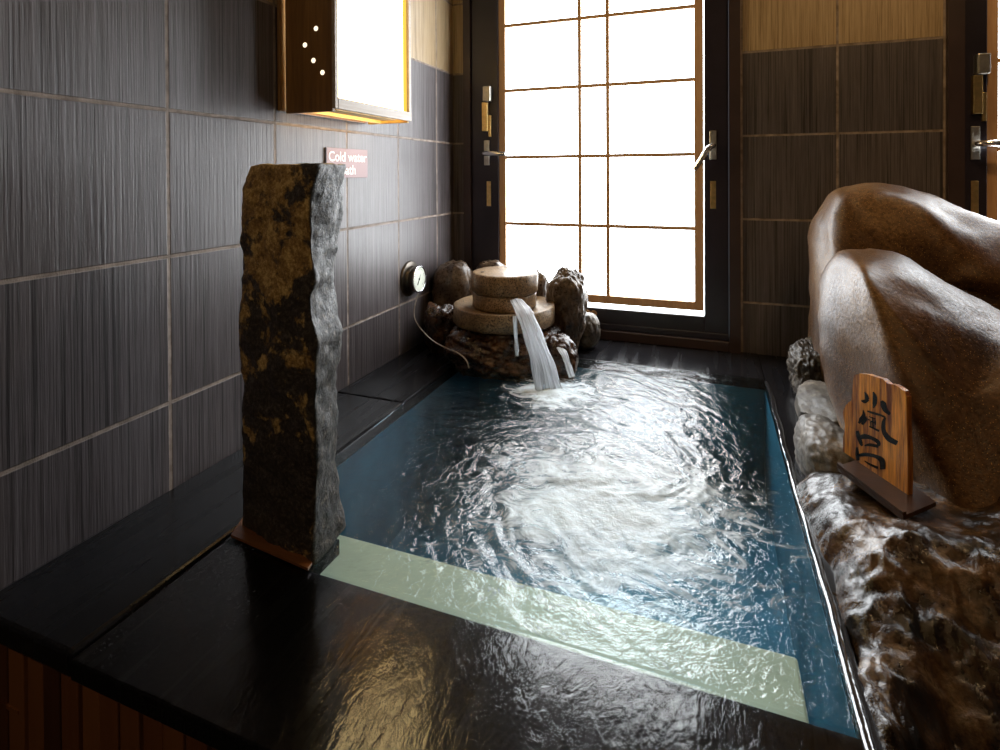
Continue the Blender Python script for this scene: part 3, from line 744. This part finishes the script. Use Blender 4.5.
def stroke(bm, pts, wid):
    P = smoothcurve([(x, y, 0) for x, y in pts], 8); n_ = len(P); L = []; R_ = []
    for i, p in enumerate(P):
        t = (P[min(i+1, n_-1)]-P[max(i-1, 0)]).normalized(); s = V((-t.y, t.x, 0)); w_ = np.interp(i/(n_-1), np.linspace(0, 1, len(wid)), wid)/2*1.35
        L.append(bm.verts.new(V(onplaque(p.x+s.x*w_, p.y+s.y*w_, .0007)))); R_.append(bm.verts.new(V(onplaque(p.x-s.x*w_, p.y-s.y*w_, .0007))))
    for i in range(n_-1): bm.faces.new((L[i], R_[i], R_[i+1], L[i+1]))
bm = bmesh.new()
def S(pts, wid, s=12.5, ox=850, oy=385): stroke(bm, [(ox+x/s, oy+y/s) for x, y in pts], wid)
# three brushed characters, top to bottom
S([(140, 195), (185, 205), (235, 185)], [.8, 3.0, 1.5]); S([(180, 85), (205, 130), (215, 180)], [.5, 2.4, 3.2])
S([(290, 85), (310, 150), (308, 230), (290, 290)], [.8, 3.4, 3.4, .8])
S([(390, 200), (415, 240), (440, 310), (500, 365)], [2.0, 4.6, 3.6, 2.2])
S([(165, 310), (170, 380), (140, 430), (110, 480)], [.6, 3.0, 3.4, 1.6]); S([(190, 390), (180, 440), (150, 495)], [2.0, 3.6, 2.0]); S([(200, 420), (250, 440)], [1.2, .6])
S([(215, 325), (290, 350), (390, 380), (440, 405)], [1.0, 1.9, 1.4, 1.4])
S([(440, 405), (418, 470), (420, 570), (480, 665), (590, 730)], [1.4, 2.8, 3.2, 4.2, 3.6])
S([(235, 395), (320, 425)], [.7, 1.0]); S([(255, 450), (325, 480)], [1.0, 1.2]); S([(255, 460), (262, 510)], [1.0, .8]); S([(320, 440), (315, 500)], [1.0, .7]); S([(240, 515), (365, 575)], [1.2, 1.6]); S([(280, 400), (290, 540)], [1.0, 1.0])
oy = 430
S([(90, 10), (105, 80), (135, 160), (150, 200)], [2.4, 3.2, 2.8, 1.4], oy=oy); S([(110, 100), (180, 80), (270, 100), (350, 150), (360, 200)], [2.6, 3.8, 2.6, 3.0, 2.2], oy=oy); S([(180, 195), (250, 185), (355, 205)], [1.0, 2.4, 2.4], oy=oy)
S([(85, 215), (90, 300), (100, 380)], [1.6, 3.0, 2.4], oy=oy); S([(90, 320), (200, 305), (320, 330), (395, 380), (410, 490)], [2.2, 2.6, 2.6, 4.4, 4.0], oy=oy); S([(180, 385), (250, 430), (350, 475)], [.8, 1.6, 2.0], oy=oy)
me = bpy.data.meshes.new('lettering'); bm.to_mesh(me); bm.free(); me.materials.append(M['ink'])
lt = bpy.data.objects.new('lettering', me); COL.objects.link(lt)
adopt(pr_, pb, pbase, lt); lt['label'] = 'black brushed characters'
tag(pr_, 'rough orange wooden plaque with black brushed characters on the rock ledge', 'sign')

# ================================================================== WALL LAMP
LY0, LY1, LX, LZ = .432, .935, .224, 1.088
r = empty('wall_lamp', (0, (LY0+LY1)/2, LZ)); LT = 1.78
a = MB().box((0.001, LY0-.020, LZ+.0), (.012, LY1+.01, LT+.02), .002).build('back_board', M['lamp_wood'])
sp = MB().box((.018, LY0, LZ-.008), (LX-.012, LY0+.014, LT), .002).build('side_panel', M['lamp_wood'])
sp2 = MB().box((.020, LY1-.014, LZ-.004), (LX-.012, LY1, LT), .002).build('side_panel', M['lamp_gold'])
fr = MB()
fr.box((LX-.012, LY0, LZ+.002), (LX, LY0+.016, LT), .001); fr.box((LX-.012, LY0+.016, LZ+.002), (LX+.001, LY1, LZ+.038), .001)
fr.box((LX-.012, LY1-.018, LZ+.038), (LX, LY1, LT), .001); fr.box((LX-.012, LY0+.016, LT-.04), (LX, LY1-.02, LT), .001)
fr = fr.build('front_frame', M['lamp_rail'])
bt = MB().box((.075, LY0+.014, LZ-.004), (.088, LY1-.014, LZ+.02), .001); bt.box((LX-.075, LY0+.02, LZ-.002), (LX-.014, LY1-.10, LZ+.006)); bt = bt.build('bottom_rail', M['lamp_gold'])  # gold pieces stand in for the glow of the open bottom
pap = MB().box((LX-.016, LY0+.014, LZ+.03), (LX-.0125, LY1-.045, LT-.02)).build('paper_screen', emis('lamp_paper', (1.0, .72, .34), 9.0))
wrm = MB().box((LX-.020, LY1-.045, LZ+.03), (LX-.0125, LY1-.016, LT-.02)).build('amber_edge', emis('lamp_amber', (1.0, .56, .08), 1.3))
blb = MB().cyl((.10, (LY0+LY1)/2, LZ+.25), (.10, (LY0+LY1)/2, LT-.10), .02).build('light_tube', emis('lamp_tube', (1.0, .72, .34), 22.0))
tp = MB().box((.016, LY0, LT), (LX, LY1, LT+.012)).build('top_board', M['lamp_wood'])
adopt(r, a, sp, sp2, fr, bt, pap, wrm, blb, tp)
hm = emis('lamp_hole_light', (1.0, .85, .6), 1.6)
for (x_, y_) in ((316, 28.5), (305, 45), (313.5, 60.5), (322.5, 72.5)):
    p = W(x_, y_, LY0)
    h = MB().cyl((p[0], LY0-.0008, p[2]), (p[0], LY0+.006, p[2]), .0085, seg=20).build('light_hole', hm); adopt(r, h)
tag(r, 'glowing paper box lamp with dark wooden side mounted high on the tiled wall', 'lamp')

# wall sign
r = empty('wall_sign', (0, .80, .863)); y0, y1, z0, z1 = .664, .936, .857, .975
pl = MB().box((.0005, y0, z0), (.007, y1, z1), .001).build('plate', M['sign_plate'])
side = MB().box((.0005, y0-.004, z0+.0005), (.0065, y0-.0002, z1-.0005)).build('plate_edge', M['sign_edge'])
adopt(r, pl, side)
def text(body, size, loc, parent, m):
    c = bpy.data.curves.new('lettering', 'FONT'); c.body = body; c.size = size; c.align_x = 'CENTER'; c.extrude = .0004; c.space_line = .95; c.offset = size*.012
    o = bpy.data.objects.new('lettering', c); COL.objects.link(o); bpy.context.view_layer.update()
    me = bpy.data.meshes.new_from_object(o.evaluated_get(bpy.context.evaluated_depsgraph_get())); bpy.data.objects.remove(o)
    me.materials.clear(); me.materials.append(m)
    mt = Matrix(((0, 0, 1, loc[0]), (1, 0, 0, loc[1]), (0, 1, 0, loc[2]), (0, 0, 0, 1)))
    me.transform(mt); o = bpy.data.objects.new('lettering', me); COL.objects.link(o); return o
t = text('Cold water\nBath', .055, (.0078, (y0+y1)/2, z1-.052), r, M['white']); adopt(r, t)
t['label'] = 'white words Cold water Bath'
tag(r, 'mauve wall sign reading Cold water Bath above the stone pillar', 'sign')

# thermometer
cy_, cz_ = 1.300, .356
r = empty('thermometer_dial', (0, cy_, cz_-.09))
bp = MB().cyl((.0005, cy_-.005, cz_+.002), (.012, cy_-.005, cz_+.002), .088, .084, 48, .002).cyl((.012, cy_-.005, cz_), (.028, cy_-.005, cz_), .066, .060, 48, .002).build('mounting_plate', M['dark_metal'], None, True)
hs = MB().cyl((.024, cy_, cz_), (.052, cy_, cz_), .062, .066, 48, .003).build('housing', M['dark_metal'], None, True)
bz_ = MB()
bz_.tube([(.054, cy_+.0625*math.cos(a*math.pi/24), cz_+.0625*math.sin(a*math.pi/24)) for a in range(49)], .004, 10)
bz_ = bz_.build('bezel', M['chrome'], None, True)
fc = MB().cyl((.0521, cy_, cz_), (.0535, cy_, cz_), .060, seg=48).build('face', M['dial_face'])
nd = MB().prism([(.0540, cy_-.02, cz_-.024), (.0540, cy_-.014, cz_-.028), (.0540, cy_+.016, cz_+.024)], (.0008, 0, 0)).cyl((.0537, cy_, cz_), (.0552, cy_, cz_), .006, seg=16)
for k in range(21):
    a = math.radians(-130+13*k); s_, c_ = math.sin(a), math.cos(a); r0 = .047 if k % 5 else .042
    nd.prism([(.0537, cy_+s_*r0-c_*.0008, cz_+c_*r0+s_*.0008), (.0537, cy_+s_*r0+c_*.0008, cz_+c_*r0-s_*.0008), (.0537, cy_+s_*.053+c_*.0008, cz_+c_*.053-s_*.0008), (.0537, cy_+s_*.053-c_*.0008, cz_+c_*.053+s_*.0008)], (.0004, 0, 0))
nd = nd.build('needle', M['ink'])
cb = MB().tube(smoothcurve([(.05, cy_, cz_-.062), (.045, cy_, .28), W(414, 312, 1.295), W(418, 325, 1.285), W(432, 340, 1.17), W(446, 348, 1.09), W(458, 353, 1.05), W(466, 360, 1.03), W(469, 368, 1.03)], 10), .0028, 8).build('cable', M['cable'], None, True)
adopt(r, bp, hs, bz_, fc, nd, cb)
tag(r, 'round white faced thermometer dial with thin cable on the left tiled wall', 'thermometer')

# ================================================================== LIGHT
def area(name, loc, tgt, size, power, col):
    l = bpy.data.lights.new(name, 'AREA'); l.shape = 'DISK'; l.size = size; l.energy = power; l.color = col
    o = bpy.data.objects.new(name, l); COL.objects.link(o); o.location = loc
    o.rotation_euler = (V(tgt)-V(loc)).to_track_quat('-Z', 'Y').to_euler(); return o
area('ceiling_downlight', (2.30, .75, 2.32), (2.15, 1.1, .5), .12, 8, (1.0, .62, .28))
def spot(loc, tgt, e, ang):
    l = bpy.data.lights.new('ceiling_spotlight', 'SPOT'); l.energy = e; l.color = (1.0, .72, .42); l.spot_size = math.radians(ang); l.spot_blend = .7; l.shadow_soft_size = .03
    lo = bpy.data.objects.new('ceiling_spotlight', l); COL.objects.link(lo); lo.location = loc; lo.rotation_euler = (V(tgt)-V(loc)).to_track_quat('-Z', 'Y').to_euler()
spot((1.0, -2.3, 2.25), (.30, -.1, .55), 30, 62)
l = bpy.data.lights.new('ceiling_spotlight', 'SPOT'); l.energy = 26; l.color = (1.0, .60, .26); l.spot_size = math.radians(46); l.spot_blend = .6; l.shadow_soft_size = .03
lo = bpy.data.objects.new('ceiling_spotlight', l); COL.objects.link(lo); lo.location = (2.2, -1.3, 2.3); lo.rotation_euler = (V((2.25, .75, .45))-V(lo.location)).to_track_quat('-Z', 'Y').to_euler()
w_ = bpy.data.worlds.new('world'); SC.world = w_; w_.use_nodes = True
w_.node_tree.nodes['Background'].inputs[0].default_value = (.5, .6, .7, 1); w_.node_tree.nodes['Background'].inputs[1].default_value = .3

SC.view_settings.view_transform = 'Standard'; SC.view_settings.look = 'None'; SC.view_settings.gamma = 1; SC.view_settings.exposure = 0
SC.view_settings.use_curve_mapping = False
cy = SC.cycles; cy.use_denoising = True; cy.max_bounces = 10; cy.transparent_max_bounces = 16; cy.diffuse_bounces = 4; cy.glossy_bounces = 5
cy.sample_clamp_indirect = 8; cy.caustics_reflective = False; cy.caustics_refractive = False
